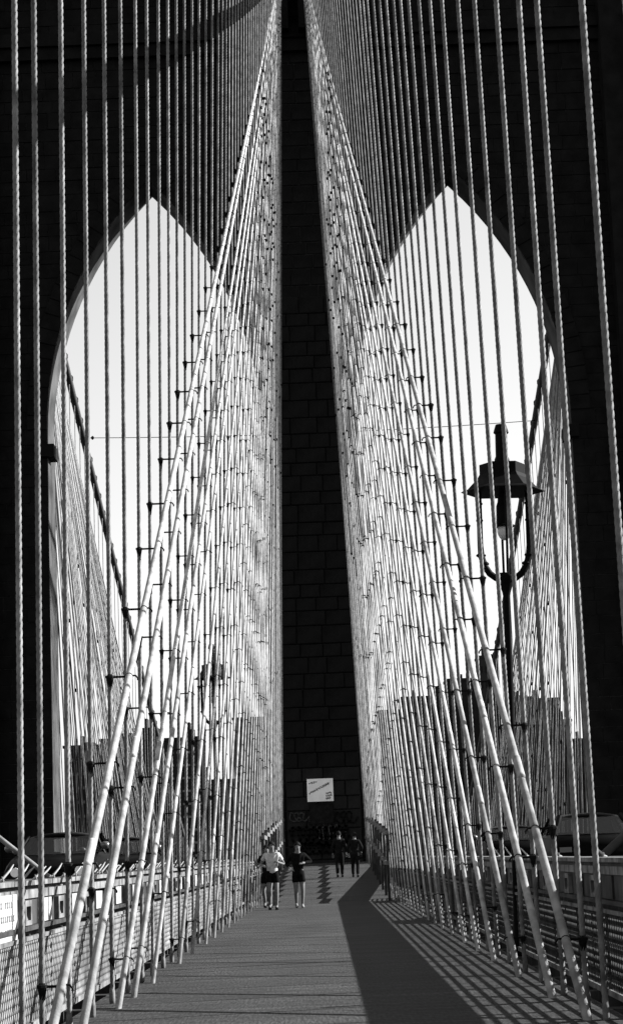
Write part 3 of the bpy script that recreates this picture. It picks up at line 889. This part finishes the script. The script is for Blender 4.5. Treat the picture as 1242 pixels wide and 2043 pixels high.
run1 = dict(armL=((-0.30, 0.06, 1.17), (-0.22, -0.17, 1.14)), armR=((0.31, 0.08, 1.16), (0.16, -0.16, 1.22)),
            legL=((-0.10, -0.13, 0.50), (-0.09, 0.06, 0.12), (-0.09, -0.09, 0.045)), legR=((0.10, -0.10, 0.49), (0.09, -0.10, 0.09), (0.09, -0.27, 0.045)))
run2 = dict(armL=((-0.31, 0.10, 1.20), (-0.24, -0.12, 1.08)), armR=((0.36, 0.04, 1.22), (0.14, -0.20, 1.20)),
            legL=((-0.08, -0.06, 0.48), (-0.07, 0.10, 0.12), (-0.07, -0.06, 0.045)), legR=((0.10, -0.10, 0.49), (0.08, -0.06, 0.09), (0.08, -0.22, 0.045)))
run3 = dict(armL=((-0.30, 0.10, 1.18), (-0.26, -0.14, 1.12)), armR=((0.28, 0.1, 1.18), (0.2, -0.15, 1.15)),
            legL=((-0.12, -0.05, 0.48), (-0.10, 0.12, 0.14), (-0.10, -0.02, 0.05)), legR=((0.08, -0.16, 0.5), (0.08, -0.02, 0.09), (0.08, -0.19, 0.045)))
walk1 = dict(armL=((-0.27, 0.05, 1.14), (-0.26, -0.06, 0.92)), armR=((0.27, 0.05, 1.14), (0.25, 0.0, 0.90)),
             legL=((-0.09, -0.10, 0.49), (-0.09, -0.08, 0.09), (-0.09, -0.25, 0.045)), legR=((0.09, 0.0, 0.48), (0.09, 0.22, 0.12), (0.09, 0.09, 0.045)))
walk2 = dict(armL=((-0.30, 0.08, 1.16), (-0.24, -0.10, 1.0)), armR=((0.28, 0.04, 1.15), (0.26, -0.05, 0.93)),
             legL=((-0.10, -0.04, 0.48), (-0.10, 0.14, 0.10), (-0.10, 0.0, 0.045)), legR=((0.10, -0.10, 0.49), (0.10, -0.06, 0.09), (0.10, -0.23, 0.045)))
person('jogger in white T-shirt and dark shorts running towards the viewer', (-1.46, 55.4, 0), 0.0, run1, 'cloth_white', 'cloth_black', False, False, sc=1.04)
person('jogger in dark long-sleeved top and shorts, right arm bent across the chest', (-0.77, 56.2, 0), 0.08, run2, 'cloth_black', 'cloth_black', True, False, 'shoe_pale', 1.02)
person('third jogger in dark top, mostly hidden behind the one in white', (-1.66, 57.6, 0), -0.1, run3, 'cloth_dark', 'cloth_black', False, False, sc=1.0)
person('walker in dark jacket and trousers seen from behind, nearer the middle', (0.52, 77.0, deck_h(77.0)), math.pi, walk1, 'cloth_dark', 'cloth_dark', True, True, sc=0.98)
person('walker in dark jacket seen from behind, beside the right handrail', (1.10, 76.6, deck_h(76.6)), math.pi - 0.1, walk2, 'cloth_dark', 'cloth_dark', True, True, sc=0.95)

# ------------------------------------------------------------------ skyline beyond the river
def unproject(px, py, Y):
    d = right * (px - 621.0) + up * -(py - 1021.5) + fwd * 4000.0
    return EYE + d * (Y / d.y)
def building(label, x0, x1, top, Y, matn, cols=0, rows=0, wmat='window_dark', parts=(), wr=(0.5, 0.45), hbase=-37.4, span=None):
    a, b = unproject(x0, top, Y), unproject(x1, top, Y)
    H = (a.z + b.z) / 2
    cx, W = (a.x + b.x) / 2, (b.x - a.x) / 2
    t = thing('building', label, 'building', (cx, Y, hbase), 'city buildings beyond the bridge')
    dep = max(14.0, W * 1.1)
    MB().box(-W, W, 0, dep, 0, H - hbase).build('wall', matn, t)
    MB().box(-W - 0.4, W + 0.4, -0.4, dep + 0.4, H - hbase + 0.02, H - hbase + 0.9).build('parapet', matn, t)
    for (px0, px1, ptop) in parts:
        p, q = unproject(px0, ptop, Y), unproject(px1, ptop, Y)
        MB().box(p.x - cx, q.x - cx, 2.0, dep * 0.7, H - hbase + 0.92, (p.z + q.z) / 2 - hbase).build('roof_block', matn, t)
    tk = random.Random(int(x0))
    for _ in range(tk.randint(1, 3)):
        u = tk.uniform(-0.8, 0.5) * W; w = tk.uniform(0.12, 0.3) * W; hh = tk.uniform(1.5, 5.0)
        MB().box(u, u + w, 3.0 + tk.uniform(0, 3), 8.0 + tk.uniform(0, 4), H - hbase + 0.93, H - hbase + 0.93 + hh).build('roof_block', matn, t)
    if cols:
        lo, hi = max(1.0, hbase + 2) - hbase, H - hbase - 1.5
        if span: lo = span
        cw, rh = 2 * W / cols, (hi - lo) / rows
        pm = MB().box(-cw * wr[0] / 2, cw * wr[0] / 2, -0.12, 0.3, -rh * wr[1] / 2, rh * wr[1] / 2).mesh('window', wmat)
        for r in range(rows):
            for c in range(cols):
                link('window', pm, t, (-W + cw * (c + 0.5), 0, lo + rh * (r + 0.5)))
    return t
building('dark block with faint window rows at the left end of the skyline', 128, 205, 1492, 640, 'building', 7, 8, 'window_pale', ((160, 185, 1480),), wr=(0.25, 0.2))
building('dark block with stepped roof beside the left outer cable', 200, 268, 1478, 700, 'building', 6, 8, 'window_dark', ((236, 262, 1462),))
building('narrow dark block topped by a plain box left of the lamp', 266, 312, 1458, 620, 'building', 4, 7, 'window_dark')
building('dark slab with lines of pale windows below the left lamp', 306, 402, 1478, 560, 'building', 9, 9, 'window_pale', ((372, 398, 1468),), wr=(0.5, 0.16))
building('pale vertical-ribbed tower behind the left lamp', 372, 392, 1476, 760, 'building_pale', 2, 8, 'window_dark')
building('grey block behind the dense left stays', 464, 556, 1434, 900, 'building_pale', 8, 10, 'window_dark')  # haze and light on this block put into a paler wall colour
building('long low dark block behind the left stays', 398, 470, 1560, 680, 'building', 7, 5, 'window_dark')
building('broad dark block behind the right stays', 798, 892, 1394, 640, 'building', 8, 10, 'window_dark', ((880, 890, 1386),))
building('dark block with chimney right of the broad block', 890, 956, 1358, 700, 'building', 6, 11, 'window_dark', ((915, 922, 1344),))
building('tallest dark block left of the tall lamp', 953, 992, 1312, 760, 'building_mid', 4, 12, 'window_dark', ((972, 990, 1304),))
building('dark block just right of the tall lamp post', 1018, 1048, 1392, 720, 'building_mid', 3, 11, 'window_dark')
building('wide grey block behind the right outer stays', 1044, 1114, 1398, 660, 'building_mid', 7, 11, 'window_dark', ((1050, 1062, 1388), (1084, 1100, 1392)))
building('stepped grey block at the right jamb of the arch', 1110, 1138, 1440, 690, 'building_mid', 3, 9, 'window_dark', ((1110, 1122, 1418),))
building('pale low block at the right end of the skyline', 1134, 1176, 1478, 730, 'building_mid', 4, 8, 'window_dark')
building('low dark block between the two nets on the right', 985, 1022, 1450, 800, 'building', 4, 8, 'window_dark')
building('low block left of the broad dark block', 756, 800, 1420, 880, 'building', 4, 8, 'window_dark')
